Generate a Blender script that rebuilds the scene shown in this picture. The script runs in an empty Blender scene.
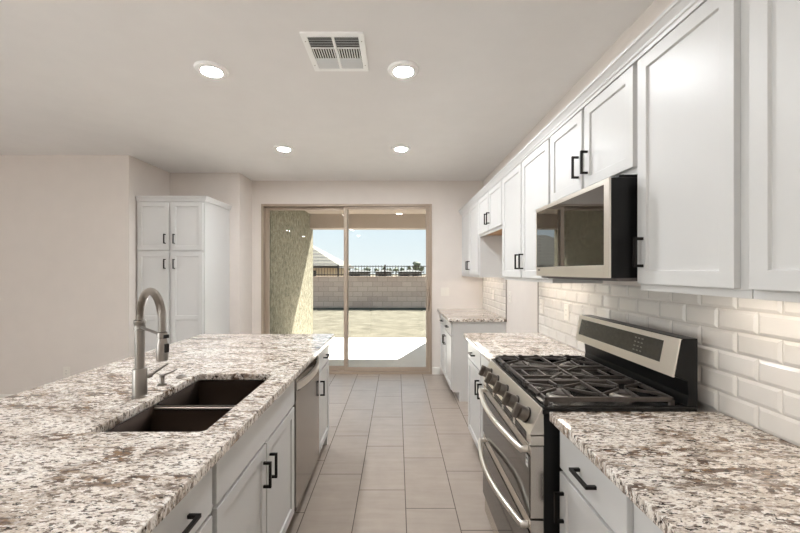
import bpy, bmesh, math, random
from mathutils import Vector, Matrix, Euler
R = math.radians
sc = bpy.context.scene
COL = sc.collection

# ------------------------------------------------------------------ camera
cam_d = bpy.data.cameras.new('camera'); cam = bpy.data.objects.new('camera', cam_d); COL.objects.link(cam)
cam.location = (0, 0, 1.4594); cam.rotation_euler = (R(90), 0, 0)
cam_d.sensor_width = 36; cam_d.lens = 366.1 / 800 * 36
cam_d.shift_x = 2.9 / 800; cam_d.shift_y = 4.5 / 800
cam_d.clip_start = 0.02; cam_d.clip_end = 500
sc.camera = cam

# ------------------------------------------------------------------ world, sun, exposure
SKY = 0.93; SUN = 32.0; LAMP = 490; FILL_LAMP = 230; FILL_BOUNCE = 190; UNDER = 14.0; FILL_REAR = 135; FILL_SIDE = 30
w = bpy.data.worlds.new('sky'); sc.world = w; w.use_nodes = True
nt = w.node_tree; nt.nodes.clear()
n_out = nt.nodes.new('ShaderNodeOutputWorld'); n_bg = nt.nodes.new('ShaderNodeBackground')
n_tc = nt.nodes.new('ShaderNodeTexCoord'); n_sx = nt.nodes.new('ShaderNodeSeparateXYZ'); n_rp = nt.nodes.new('ShaderNodeValToRGB')
nt.links.new(n_tc.outputs['Generated'], n_sx.inputs[0]); nt.links.new(n_sx.outputs['Z'], n_rp.inputs[0])
nt.links.new(n_rp.outputs[0], n_bg.inputs[0]); nt.links.new(n_bg.outputs[0], n_out.inputs[0])
e = n_rp.color_ramp.elements
e[0].position = 0.0; e[0].color = (0.90, 0.97, 1.0, 1); e[1].position = 0.35; e[1].color = (0.52, 0.76, 0.98, 1)
n_bg.inputs[1].default_value = SKY
sun_d = bpy.data.lights.new('sun', 'SUN'); sun = bpy.data.objects.new('sun', sun_d); COL.objects.link(sun)
sun_d.energy = SUN; sun_d.angle = R(0.6); sun_d.color = (1.0, 0.97, 0.92)
sun.location = (4, 20, 20)
sun.rotation_euler = Vector((-.79, -1.95, -2.374)).to_track_quat('-Z', 'Y').to_euler()
def window_fill(name, loc, rot, sx, sy, power):
    # added fill: area light shining in through an added, unseen window
    d = bpy.data.lights.new(name, 'AREA'); d.shape = 'RECTANGLE'; d.size = sx; d.size_y = sy; d.energy = power; d.color = (.97, .985, 1.0)
    o = bpy.data.objects.new(name, d); COL.objects.link(o); o.location = loc; o.rotation_euler = rot
window_fill('rear_window_fill', (-6.67, -2.6, 1.35), (R(90), 0, R(-90)), 2.3, 2.1, FILL_REAR)
window_fill('side_window_fill', (-6.67, .6, 1.35), (R(90), 0, R(-90)), 2.9, 2.1, FILL_SIDE)
sc.view_settings.view_transform = 'Standard'; sc.view_settings.look = 'None'
sc.view_settings.exposure = 0.24; sc.view_settings.gamma = 1.0; sc.view_settings.use_curve_mapping = False
sc.cycles.max_bounces = 10; sc.cycles.diffuse_bounces = 6; sc.cycles.glossy_bounces = 5
sc.cycles.transparent_max_bounces = 12; sc.cycles.sample_clamp_indirect = 6.0
sc.cycles.use_denoising = True; sc.cycles.blur_glossy = 0.5

# ------------------------------------------------------------------ materials
class NB:
    """small node-tree helper"""
    def __init__(s, name):
        s.m = bpy.data.materials.new(name); s.m.use_nodes = True; s.t = s.m.node_tree
        s.b = s.t.nodes['Principled BSDF']; s.out = s.t.nodes['Material Output']
    def n(s, t, **kw):
        x = s.t.nodes.new(t)
        for k, v in kw.items(): setattr(x, k, v)
        return x
    def l(s, a, b): s.t.links.new(a, b)
    def math(s, op, a, b=None, c=None):
        x = s.n('ShaderNodeMath', operation=op)
        for i, v in enumerate((a, b, c)):
            if v is None: continue
            if isinstance(v, (int, float)): x.inputs[i].default_value = v
            else: s.l(v, x.inputs[i])
        return x.outputs[0]
    def coord(s, scale=(1, 1, 1), rot=(0, 0, 0), loc=(0, 0, 0)):
        # positions in the room: every piece's mesh origin is offset, so use world position
        g = s.n('ShaderNodeNewGeometry'); mp = s.n('ShaderNodeMapping')
        mp.inputs['Scale'].default_value = scale; mp.inputs['Rotation'].default_value = rot; mp.inputs['Location'].default_value = loc
        s.l(g.outputs['Position'], mp.inputs[0]); return mp.outputs[0]
    def noise(s, vec, scale, detail=3, rough=.5, dist=0):
        x = s.n('ShaderNodeTexNoise'); x.inputs['Scale'].default_value = scale; x.inputs['Detail'].default_value = detail
        x.inputs['Roughness'].default_value = rough; x.inputs['Distortion'].default_value = dist
        if vec is not None: s.l(vec, x.inputs['Vector'])
        return x.outputs['Fac']
    def ramp(s, fac, stops):
        x = s.n('ShaderNodeValToRGB'); el = x.color_ramp.elements
        while len(el) < len(stops): el.new(.5)
        for q, (p, c) in zip(el, stops):
            q.position = p; q.color = (c if len(c) == 4 else (*c, 1)) if not isinstance(c, (int, float)) else (c, c, c, 1)
        s.l(fac, x.inputs[0]); return x.outputs[0]
    def mix(s, f, a, b):
        x = s.n('ShaderNodeMix', data_type='RGBA')
        for k, v in ((0, f), (6, a), (7, b)):
            if isinstance(v, (int, float)): x.inputs[k].default_value = v
            elif isinstance(v, tuple): x.inputs[k].default_value = (*v, 1) if len(v) == 3 else v
            else: s.l(v, x.inputs[k])
        return x.outputs[2]
    def bump(s, h, strength=.2, dist=.002):
        x = s.n('ShaderNodeBump'); x.inputs['Strength'].default_value = strength; x.inputs['Distance'].default_value = dist
        s.l(h, x.inputs['Height']); s.l(x.outputs[0], s.b.inputs['Normal'])
    def set(s, **kw):
        for k, v in kw.items():
            i = s.b.inputs[{'col': 'Base Color', 'rough': 'Roughness', 'metal': 'Metallic', 'spec': 'Specular IOR Level', 'coat': 'Coat Weight', 'aniso': 'Anisotropic'}[k]]
            if isinstance(v, (int, float)): i.default_value = v
            elif isinstance(v, tuple): i.default_value = (*v, 1)
            else: s.l(v, i)
        return s.m

def srgb(r, g, b):
    f = lambda c: (c / 255 / 12.92) if c / 255 <= .04045 else ((c / 255 + .055) / 1.055) ** 2.4
    return (f(r), f(g), f(b))

def plain(name, col, rough=.5, metal=0, var=.04, vscale=6, bump=0, bscale=200, spec=.5):
    b = NB(name); v = b.noise(b.coord(), vscale, 3)
    lo = tuple(c * (1 - var) for c in col); hi = tuple(min(1, c * (1 + var)) for c in col)
    b.set(col=b.ramp(v, [(.3, lo), (.7, hi)]), rough=rough, metal=metal, spec=spec)
    if bump: b.bump(b.noise(b.coord(), bscale, 2), bump, .001)
    return b.m

def brushed(name, col, rough=.28, scale=(3, 3, 400)):
    b = NB(name); v = b.noise(b.coord(scale), 1.0, 4, .6)
    b.set(col=b.ramp(v, [(.3, tuple(c * .98 for c in col)), (.7, col)]), metal=1.0, rough=b.ramp(v, [(.3, rough * .96), (.7, rough * 1.04)]))
    return b.m

M = {}
M['wall'] = plain('greige wall paint', srgb(220, 212, 205), .75, var=.015, bump=.25, bscale=120, spec=.25)
M['ceiling'] = plain('white ceiling paint', srgb(235, 233, 231), .85, var=.012, bump=.5, bscale=55, spec=.2)
M['cab'] = plain('white cabinet paint', srgb(206, 205, 203), .36, var=.008, spec=.38)
M['trim'] = plain('white trim paint', srgb(226, 222, 215), .4, var=.01)
M['black'] = plain('matte black metal', srgb(28, 24, 22), .45, .6, var=.1)
M['steel'] = brushed('brushed stainless steel', srgb(232, 226, 217), .36)
M['steel_dark'] = brushed('dishwasher steel', srgb(160, 154, 148), .17, (260, 260, 3))
M['steel_v'] = brushed('stainless steel front', srgb(206, 200, 193), .26, (260, 260, 3))
M['nickel'] = plain('brushed nickel', srgb(150, 145, 140), .3, 1.0, var=.02)
M['knob_steel'] = plain('dark knob steel', srgb(118, 112, 106), .28, 1.0, var=.02)
M['hose_steel'] = plain('spring steel', srgb(196, 190, 184), .34, 1.0, var=.02)
M['sink'] = brushed('dark sink steel', srgb(34, 26, 21), .4, (3, 160, 160))
M['sink_edge'] = brushed('polished sink edge', srgb(205, 196, 186), .3, (160, 3, 3))
M['black_glass'] = plain('black glass', srgb(14, 12, 11), .03, var=.05, spec=.9)
M['oven_glass'] = plain('smoked oven glass', srgb(38, 31, 27), .06, var=.05, spec=1.0)
M['enamel'] = plain('black enamel', srgb(13, 12, 12), .18, var=.05)
M['range_side'] = plain('black range side', srgb(13, 12, 12), .35, var=.05, spec=.3)
M['mirror_glass'] = plain('reflective dark glass', srgb(16, 13, 11), .02, var=.05, spec=1.0)
M['mirror_glass'].node_tree.nodes['Principled BSDF'].inputs['IOR'].default_value = 2.0
M['iron'] = plain('cast iron', srgb(84, 78, 74), .36, .45, var=.15, vscale=60, bump=.3, bscale=600)
M['alu'] = brushed('burner aluminium', srgb(190, 184, 176), .38)
M['plastic'] = plain('white plastic plate', srgb(226, 220, 211), .35, var=.01)
M['slot'] = plain('dark slot', srgb(30, 27, 25), .6)
M['raw_wood'] = plain('raw birch ply', srgb(190, 150, 110), .6, var=.12, vscale=14)
M['alum_tan'] = plain('tan anodised frame', srgb(168, 152, 136), .45, .15, var=.02)
M['vent_white'] = plain('white register paint', srgb(250, 250, 248), .4, var=.01)
M['vent_dark'] = plain('duct cavity', srgb(58, 55, 52), .8)
M['display'] = plain('dim grey display glass', srgb(60, 57, 52), .22, var=.2, vscale=60)
M['key'] = plain('printed key grey', srgb(112, 106, 98), .4)
M['far_roof'] = plain('dark distant roof', srgb(38, 36, 36), .9, var=.1)
M['paper'] = plain('sticker paper', srgb(235, 235, 232), .6)
M['fence'] = plain('dark painted iron', srgb(62, 52, 48), .6, .3)
M['leaf'] = plain('dusty green foliage', srgb(104, 110, 90), .8, var=.3, vscale=3)
M['bark'] = plain('grey brown bark', srgb(104, 88, 74), .9, var=.2)
M['house'] = plain('tan house stucco', srgb(196, 172, 142), .9, var=.05)
M['house_white'] = plain('pale house stucco', srgb(140, 137, 134), .9, var=.04)
M['far_dark'] = plain('dark grey roof', srgb(96, 90, 88), .8, var=.1)
M['grout'] = plain('pale grout', srgb(205, 198, 190), .85)
M['edge_trim'] = plain('metal tile edge', srgb(150, 142, 134), .35, .7)
M['tile'] = plain('white glazed tile', srgb(222, 217, 211), .07, var=.03, vscale=9, spec=.5)
M['bronze'] = plain('dark mesh', srgb(52, 44, 38), .4, .6)

def m_emit(name, col, st):
    b = NB(name); b.set(col=(.9, .9, .9), rough=.5)
    b.b.inputs['Emission Color'].default_value = (*col, 1); b.b.inputs['Emission Strength'].default_value = st
    return b.m
M['lens'] = m_emit('lit lamp lens', (.95, .975, 1.0), LAMP)
M['fill_lens'] = m_emit('lit fill lamp lens', (.94, .97, 1.0), FILL_LAMP)
M['bowl'] = m_emit('lit fill uplight bowl', (.96, .98, 1.0), FILL_BOUNCE)
M['under'] = m_emit('lit led strip', (1.0, .90, .78), UNDER)

def m_granite():
    b = NB('granite')
    A = (0, 0, R(32)); S = (1, 2.3, 1); c0 = b.coord()
    def cn(sc_, det, rough, dist, loc): return b.noise(b.coord(S, A, loc), sc_, det, rough, dist)
    big = cn(5, 4, .6, .6, (0, 0, 0))
    base = b.ramp(big, [(.36, srgb(238, 232, 224)), (.5, srgb(224, 214, 203)), (.66, srgb(198, 186, 173))])
    base = b.mix(b.ramp(cn(62, 4, .62, .4, (1, 2, 0)), [(.52, 0.), (.57, .75)]), base, srgb(168, 154, 142))
    base = b.mix(b.ramp(cn(48, 4, .6, .5, (3.1, 1.7, 0)), [(.53, 0.), (.6, .8)]), base, srgb(246, 242, 237))
    # drifts of brown crystals
    drift = b.ramp(cn(3.2, 4, .62, .8, (9, 4, 0)), [(.44, 0.), (.60, 1.)])
    cl = b.ramp(cn(20, 6, .68, .3, (5, 1, 0)), [(.485, 0.), (.51, 1.)])
    tone = b.ramp(cn(30, 3, .6, .3, (2, 8, 0)), [(.38, srgb(132, 104, 74)), (.5, srgb(112, 92, 78)), (.62, srgb(70, 56, 48))])
    base = b.mix(b.math('MULTIPLY', drift, cl), base, tone)
    # scattered small grey-brown and dark flecks
    base = b.mix(b.ramp(cn(40, 4, .62, .25, (7.3, 2.2, 0)), [(.555, 0.), (.585, .9)]), base, srgb(108, 94, 84))
    base = b.mix(b.ramp(cn(50, 4, .6, .2, (4.3, 6.2, 0)), [(.60, 0.), (.62, 1.)]), base, srgb(62, 50, 44))
    base = b.mix(b.ramp(b.noise(c0, 240, 2, .6), [(.62, 0.), (.7, .6)]), base, srgb(112, 98, 88))
    b.set(col=base, rough=.07, spec=.55)
    return b.m
M['granite'] = m_granite()

def m_floor():
    b = NB('floor tile')
    g = b.n('ShaderNodeNewGeometry'); s = b.n('ShaderNodeSeparateXYZ'); b.l(g.outputs['Position'], s.inputs[0])
    W, L, G = .3061, .6088, .0027
    u = b.math('DIVIDE', b.math('ADD', s.outputs['X'], .5593), W); k = b.math('FLOOR', u)
    v = b.math('DIVIDE', b.math('ADD', b.math('SUBTRACT', s.outputs['Y'], 2.63), b.math('MULTIPLY', k, .19)), L); j = b.math('FLOOR', v)
    du = b.math('MULTIPLY', b.math('MINIMUM', b.math('SUBTRACT', u, k), b.math('SUBTRACT', 1, b.math('SUBTRACT', u, k))), W)
    dv = b.math('MULTIPLY', b.math('MINIMUM', b.math('SUBTRACT', v, j), b.math('SUBTRACT', 1, b.math('SUBTRACT', v, j))), L)
    d = b.math('MINIMUM', du, dv)
    gm = b.math('LESS_THAN', d, G)
    cv = b.n('ShaderNodeCombineXYZ'); b.l(k, cv.inputs[0]); b.l(j, cv.inputs[1])
    wn = b.n('ShaderNodeTexWhiteNoise', noise_dimensions='3D'); b.l(cv.outputs[0], wn.inputs[0])
    n1 = b.noise(b.coord((2, 14, 1)), 1.6, 4, .6, .3); n2 = b.noise(b.coord((3, 2, 1)), 2.2, 3, .6)
    t = b.math('ADD', b.math('MULTIPLY', n1, .55), b.math('ADD', b.math('MULTIPLY', n2, .45), b.math('MULTIPLY', b.math('SUBTRACT', wn.outputs['Value'], .5), .10)))
    tile = b.ramp(t, [(.3, srgb(155, 143, 132)), (.7, srgb(172, 160, 149))])
    b.set(col=b.mix(gm, tile, srgb(92, 83, 76)), rough=b.ramp(gm, [(0, .30), (1, .8)]), spec=.5)
    hgt = b.math('MULTIPLY', b.math('MINIMUM', d, .004), 250)
    b.bump(hgt, .5, .0015)
    return b.m
M['floor'] = m_floor()

def m_glass(name, tint, k):
    b = NB(name); b.t.nodes.remove(b.b)
    tr = b.n('ShaderNodeBsdfTransparent'); tr.inputs[0].default_value = (*tint, 1)
    gl = b.n('ShaderNodeBsdfGlossy'); gl.inputs['Roughness'].default_value = 0.0
    fr = b.n('ShaderNodeFresnel'); fr.inputs[0].default_value = 1.35
    mx = b.n('ShaderNodeMixShader'); b.l(b.math('MULTIPLY', fr.outputs[0], k), mx.inputs[0]); b.l(tr.outputs[0], mx.inputs[1]); b.l(gl.outputs[0], mx.inputs[2])
    b.l(mx.outputs[0], b.out.inputs[0]); return b.m
M['glass'] = m_glass('door glass', (.95, .96, .945), 1.0)

def m_stucco():
    b = NB('sand stucco'); n = b.noise(b.coord((1, 1, .8)), 16, 8, .75, .2)
    b.set(col=b.ramp(n, [(.36, srgb(92, 88, 74)), (.5, srgb(124, 119, 102)), (.64, srgb(150, 144, 125))]), rough=.95, spec=.1)
    b.bump(b.noise(b.coord(), 45, 3, .6), .9, .012); return b.m
M['stucco'] = m_stucco()
M['beam'] = plain('patio beam stucco', srgb(164, 150, 138), .95, var=.04, bump=.4, bscale=60, spec=.1)

def m_block():
    b = NB('concrete block'); br = b.n('ShaderNodeTexBrick'); g = b.n('ShaderNodeNewGeometry'); s = b.n('ShaderNodeSeparateXYZ'); b.l(g.outputs['Position'], s.inputs[0])
    cv = b.n('ShaderNodeCombineXYZ'); b.l(s.outputs['X'], cv.inputs[0]); b.l(s.outputs['Z'], cv.inputs[1]); b.l(cv.outputs[0], br.inputs['Vector'])
    br.inputs['Color1'].default_value = (*srgb(214, 190, 173), 1); br.inputs['Color2'].default_value = (*srgb(196, 171, 156), 1); br.inputs['Mortar'].default_value = (*srgb(170, 150, 136), 1)
    br.inputs['Scale'].default_value = 1; br.inputs['Brick Width'].default_value = .405; br.inputs['Row Height'].default_value = .203; br.inputs['Mortar Size'].default_value = .008
    b.set(col=br.outputs[0], rough=.95, spec=.1); return b.m
M['block'] = m_block()

def m_dirt():
    b = NB('dry dirt'); n = b.noise(b.coord((1, 1.4, 1)), 2.2, 6, .65); n2 = b.noise(b.coord((1, 1.6, 1)), 1.3, 9, .78, .6)
    c = b.ramp(n, [(.35, srgb(72, 68, 59)), (.65, srgb(95, 91, 80))])
    c = b.mix(b.ramp(n2, [(.56, 0.), (.66, .7)]), c, srgb(64, 59, 50))
    b.set(col=c, rough=1, spec=.05); b.bump(n2, .4, .03); return b.m
M['dirt'] = m_dirt()
M['slab'] = plain('pale concrete', srgb(222, 219, 216), .85, var=.04, vscale=3, spec=.15)

def m_roof():
    b = NB('tile roof'); wv = b.n('ShaderNodeTexWave', wave_type='BANDS', bands_direction='Z'); wv.inputs['Scale'].default_value = 1.1; wv.inputs['Distortion'].default_value = .3
    b.l(b.coord(), wv.inputs['Vector'])
    b.set(col=b.ramp(wv.outputs['Fac'], [(.2, srgb(38, 35, 30)), (.5, srgb(82, 78, 69))]), rough=.9); return b.m
M['roof'] = m_roof()

# ------------------------------------------------------------------ mesh building
class MB:
    """collects shapes in world coordinates; obj() turns it into ONE mesh object"""
    def __init__(s): s.bm = bmesh.new()
    def box(s, x0, x1, y0, y1, z0, z1):
        x0, x1 = sorted((x0, x1)); y0, y1 = sorted((y0, y1)); z0, z1 = sorted((z0, z1))
        v = [s.bm.verts.new((x, y, z)) for z in (z0, z1) for y in (y0, y1) for x in (x0, x1)]
        fs = [s.bm.faces.new([v[i] for i in q]) for q in ((0, 2, 3, 1), (4, 5, 7, 6), (0, 1, 5, 4), (2, 6, 7, 3), (0, 4, 6, 2), (1, 3, 7, 5))]
        return fs
    def obox(s, c, sx, sy, sz, rot=(0, 0, 0)):
        m = Matrix.Translation(c) @ Euler(rot).to_matrix().to_4x4() @ Matrix.Diagonal((sx, sy, sz, 1))
        bmesh.ops.create_cube(s.bm, size=1, matrix=m); return s
    def bar(s, a, b, wd, ht, up=(0, 0, 1)):
        """a rectangular bar from a to b"""
        a, b = Vector(a), Vector(b); d = (b - a); L = d.length; d.normalize(); up = Vector(up)
        sd = d.cross(up).normalized(); u2 = sd.cross(d)
        m = Matrix((( *sd, 0), (*d, 0), (*u2, 0), (0, 0, 0, 1))).transposed(); m.translation = (a + b) / 2
        bmesh.ops.create_cube(s.bm, size=1, matrix=m @ Matrix.Diagonal((wd, L, ht, 1))); return s
    def cyl(s, a, b, r0, r1=None, seg=24, caps=True):
        a, b = Vector(a), Vector(b); d = b - a
        m = d.to_track_quat('Z', 'Y').to_matrix().to_4x4(); m.translation = (a + b) / 2
        bmesh.ops.create_cone(s.bm, cap_ends=caps, segments=seg, radius1=r0, radius2=r0 if r1 is None else r1, depth=d.length, matrix=m); return s
    def tube(s, pts, rad, seg=12, caps=True):
        pts = [Vector(p) for p in pts]; n = len(pts); rad = rad if hasattr(rad, '__len__') else [rad] * n
        t0 = (pts[1] - pts[0]).normalized(); ref = Vector((0, 0, 1)) if abs(t0.z) < .9 else Vector((1, 0, 0))
        nrm = t0.cross(ref).normalized(); rings = []
        for i, p in enumerate(pts):
            t = (pts[min(i + 1, n - 1)] - pts[max(i - 1, 0)]).normalized()
            nrm = (nrm - t * nrm.dot(t)).normalized(); bn = t.cross(nrm)
            rings.append([s.bm.verts.new(p + (nrm * math.cos(2 * math.pi * k / seg) + bn * math.sin(2 * math.pi * k / seg)) * rad[i]) for k in range(seg)])
        for a, b in zip(rings, rings[1:]):
            for k in range(seg): s.bm.faces.new((a[k], a[(k + 1) % seg], b[(k + 1) % seg], b[k]))
        if caps: s.bm.faces.new(rings[0][::-1]); s.bm.faces.new(rings[-1])
        return s
    def lathe(s, c, prof, seg=32, axis=None):
        """prof = [(r, h)...] turned about axis through c"""
        q = Vector(axis or (0, 0, 1)).to_track_quat('Z', 'Y'); c = Vector(c); rings = []
        for r, h in prof:
            rings.append([s.bm.verts.new(c + q @ Vector((r * math.cos(2 * math.pi * k / seg), r * math.sin(2 * math.pi * k / seg), h))) for k in range(seg)])
        for a, b in zip(rings, rings[1:]):
            for k in range(seg): s.bm.faces.new((a[k], a[(k + 1) % seg], b[(k + 1) % seg], b[k]))
        s.bm.faces.new(rings[0][::-1]); s.bm.faces.new(rings[-1]); return s
    def prism(s, prof, axis, a0, a1):
        """prof: closed polygon; axis 'y': prof=(x,z); axis 'x': prof=(y,z); axis 'z': prof=(x,y)"""
        def P(p, a): return {'y': (p[0], a, p[1]), 'x': (a, p[0], p[1]), 'z': (p[0], p[1], a)}[axis]
        A = [s.bm.verts.new(P(p, a0)) for p in prof]; B = [s.bm.verts.new(P(p, a1)) for p in prof]; n = len(prof)
        for i in range(n): s.bm.faces.new((A[i], A[(i + 1) % n], B[(i + 1) % n], B[i]))
        s.bm.faces.new(A[::-1]); s.bm.faces.new(B); return s
    def face(s, pts): s.bm.faces.new([s.bm.verts.new(p) for p in pts]); return s

def wloc(o):
    l = Vector((0, 0, 0))
    while o: l += o.location; o = o.parent
    return l

def obj(name, mb, mat, parent=None, bevel=0, smooth=False, origin=None, seg=2):
    bm = mb.bm; bmesh.ops.recalc_face_normals(bm, faces=bm.faces[:])
    off = wloc(parent) if parent else Vector(origin or (0, 0, 0))
    bmesh.ops.translate(bm, verts=bm.verts[:], vec=-off)
    me = bpy.data.meshes.new(name); bm.to_mesh(me); bm.free()
    me.materials.append(M[mat] if isinstance(mat, str) else mat)
    o = bpy.data.objects.new(name, me); COL.objects.link(o)
    if parent: o.parent = parent
    else: o.location = off
    if smooth:
        for p in me.polygons: p.use_smooth = True
        me.set_sharp_from_angle(angle=R(38))
    if bevel:
        md = o.modifiers.new('edge', 'BEVEL'); md.width = bevel; md.segments = seg; md.limit_method = 'ANGLE'; md.angle_limit = R(40)
    return o

def tag(o, label, cat, group=None, kind=None):
    o['label'] = label; o['category'] = cat
    if group: o['group'] = group
    if kind: o['kind'] = kind
    return o

def thing(name, loc, label, cat, group=None):
    o = bpy.data.objects.new(name, None); COL.objects.link(o); o.location = loc; o.empty_display_size = .1
    return tag(o, label, cat, group)

def struct(name, mb, mat, bevel=0):
    o = obj(name, mb, mat, bevel=bevel); o['kind'] = 'structure'; return o

def copy_tree(o, parent=None):
    c = o.copy(); COL.objects.link(c); c.parent = parent
    for ch in list(o.children): copy_tree(ch, c)
    return c

# ------------------------------------------------------------------ the setting
CEIL = 2.737; XW = 1.217; ZB = 5.18; ZA = 4.765; ZL = 4.036; XL = -2.955; XJ = -2.05
XFAR = -6.6; YREAR = -4.2
DX0, DX1, DZ = -1.921, .4925, 2.407          # sliding door opening
T = .14
mb = MB(); mb.box(XFAR, XW + T, YREAR, ZB + .16, -.12, 0); struct('floor', mb, 'floor')
mb = MB(); mb.box(XFAR - T, XW + T, YREAR - T, ZB + .2, CEIL, CEIL + .2); struct('ceiling', mb, 'ceiling')
mb = MB(); mb.box(XW, XW + T, YREAR, ZB + .2, 0, CEIL); struct('wall_right', mb, 'wall')
mb = MB()
mb.box(XJ - .02, DX0, ZB, ZB + .2, 0, CEIL); mb.box(DX1, XW, ZB, ZB + .2, 0, CEIL); mb.box(DX0, DX1, ZB, ZB + .2, DZ, CEIL)
struct('wall_back', mb, 'wall')
mb = MB(); mb.prism([(XL - T, ZA), (XJ, ZA), (XJ, ZB + .2), (XJ - .14, ZB + .2), (XJ - .14, ZA + T), (XL - T, ZA + T)], 'z', 0, CEIL); struct('wall_alcove', mb, 'wall')
mb = MB(); mb.prism([(XFAR, ZL), (XL, ZL), (XL, ZA), (XL - T, ZA), (XL - T, ZL + T), (XFAR, ZL + T)], 'z', 0, CEIL); struct('wall_left', mb, 'wall')
WZ0, WZ1 = .25, 2.45
mb = MB()
for a, b in ((YREAR, -3.8), (-1.4, -.9), (2.1, ZL + T)): mb.box(XFAR - T, XFAR, a, b, 0, CEIL)
for a, b in ((-3.8, -1.4), (-.9, 2.1)): mb.box(XFAR - T, XFAR, a, b, 0, WZ0); mb.box(XFAR - T, XFAR, a, b, WZ1, CEIL)
struct('wall_side', mb, 'wall')
mb = MB(); mb.box(XFAR - T, XW + T, YREAR - T, YREAR, 0, CEIL); struct('wall_rear', mb, 'wall')
def added_window(name, P, a, b):  # windows added out of view to carry the fill area lights
    w_ = bpy.data.objects.new(name, None); COL.objects.link(w_); w_['kind'] = 'structure'
    c = P((a + b) / 2, 0); w_.location = (c[0], c[1], WZ0); mb = MB()
    def bx(u0, u1, z0, z1): p, q = P(u0, .02), P(u1, .06); mb.box(p[0], q[0], p[1], q[1], z0, z1)
    bx(a, a + .05, WZ0, WZ1); bx(b - .05, b, WZ0, WZ1); bx((a + b) / 2 - .03, (a + b) / 2 + .03, WZ0 + .05, WZ1 - .05); bx(a + .05, b - .05, WZ0, WZ0 + .05); bx(a + .05, b - .05, WZ1 - .05, WZ1)
    f = obj('window_frame', mb, 'trim', w_)
    for u0, u1 in ((a + .05, (a + b) / 2 - .03), ((a + b) / 2 + .03, b - .05)):
        mb = MB(); p, q = P(u0, .038), P(u1, .042); mb.box(p[0], q[0], p[1], q[1], WZ0 + .05, WZ1 - .05); obj('window_pane', mb, 'glass', f)
added_window('added_window_1', lambda u, v: (XFAR - v, u), -3.8, -1.4)
added_window('added_window_2', lambda u, v: (XFAR - v, u), -.9, 2.1)

def base_prof(n):  # baseboard section, thickness direction first
    return [(0, 0), (.014, 0), (.014, .088), (.009, .098), (0, .1)]
mb = MB(); mb.prism([(ZB - a, z) for a, z in base_prof(0)], 'x', DX1 + .004, .6); struct('baseboard_back', mb, 'trim')
mb = MB(); mb.prism([(ZL - a, z) for a, z in base_prof(0)], 'x', XFAR, XL + .0); struct('baseboard_left', mb, 'trim')
mb = MB(); mb.prism([(XJ + a, z) for a, z in base_prof(0)], 'y', ZA, ZB); struct('baseboard_alcove', mb, 'trim')
mb = MB(); mb.prism([(ZB - a, z) for a, z in base_prof(0)], 'x', XJ + .015, DX0 - .004); struct('baseboard_door', mb, 'trim')
mb = MB(); mb.prism([(XW - a, z) for a, z in base_prof(0)], 'y', 3.16, 4.07); struct('baseboard_right', mb, 'trim')

# ------------------------------------------------------------------ sliding glass door (part of the setting)
def sliding_door():
    d = bpy.data.objects.new('door_1', None); COL.objects.link(d); d.location = ((DX0 + DX1) / 2, ZB, 0); d['kind'] = 'structure'
    y0, y1 = ZB - .012, ZB + .13; f = .032
    mb = MB(); mb.box(DX0, DX0 + f, y0, y1, 0, DZ); mb.box(DX1 - f, DX1, y0, y1, 0, DZ); mb.box(DX0 + f, DX1 - f, y0, y1, DZ - f, DZ); mb.box(DX0 + f, DX1 - f, y0, y1, 0, .034)
    obj('door_frame', mb, 'alum_tan', d, .002)
    def panel(name, a, b, yy, handle):
        st, rl, t = .05, .056, .036
        mb = MB(); z0, z1 = .036, DZ - f - .002
        mb.box(a, a + st, yy, yy + t, z0, z1); mb.box(b - st, b, yy, yy + t, z0, z1)
        mb.box(a + st, b - st, yy, yy + t, z0, z0 + rl); mb.box(a + st, b - st, yy, yy + t, z1 - rl * .7, z1)
        p = obj(name, mb, 'alum_tan', d, .0025)
        mb = MB(); mb.box(a + st - .005, b - st + .005, yy + t / 2 - .003, yy + t / 2 + .003, z0 + rl - .005, z1 - rl * .7 + .005); obj('glass_pane', mb, 'glass', p)
        if handle:
            mb = MB(); x = b - .024; mb.box(x - .016, x + .016, yy - .006, yy, .86, 1.22)
            mb.tube([(x, yy - .004, .90), (x, yy - .035, .93), (x, yy - .042, 1.0), (x, yy - .042, 1.08), (x, yy - .035, 1.15), (x, yy - .004, 1.18)], .008, 10)
            mb.box(x - .012, x + .012, yy - .018, yy - .005, 1.2, 1.24)
            obj('pull_handle', mb, 'alum_tan', p, smooth=True)
    panel('fixed_panel', DX0 + f, -.70, ZB + .075, False)
    panel('sliding_panel', -.757, DX1 - f, ZB + .012, True)
sliding_door()

# ------------------------------------------------------------------ cabinet pieces
DT = .019   # door thickness
def to_world(face, n):
    """(along, out, up) -> world, for a front lying at `face` whose outward normal is n"""
    if n == '-x': return lambda u, v, w_: (face - v, u, w_)
    if n == '+x': return lambda u, v, w_: (face + v, u, w_)
    if n == '-y': return lambda u, v, w_: (u, face - v, w_)

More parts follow.
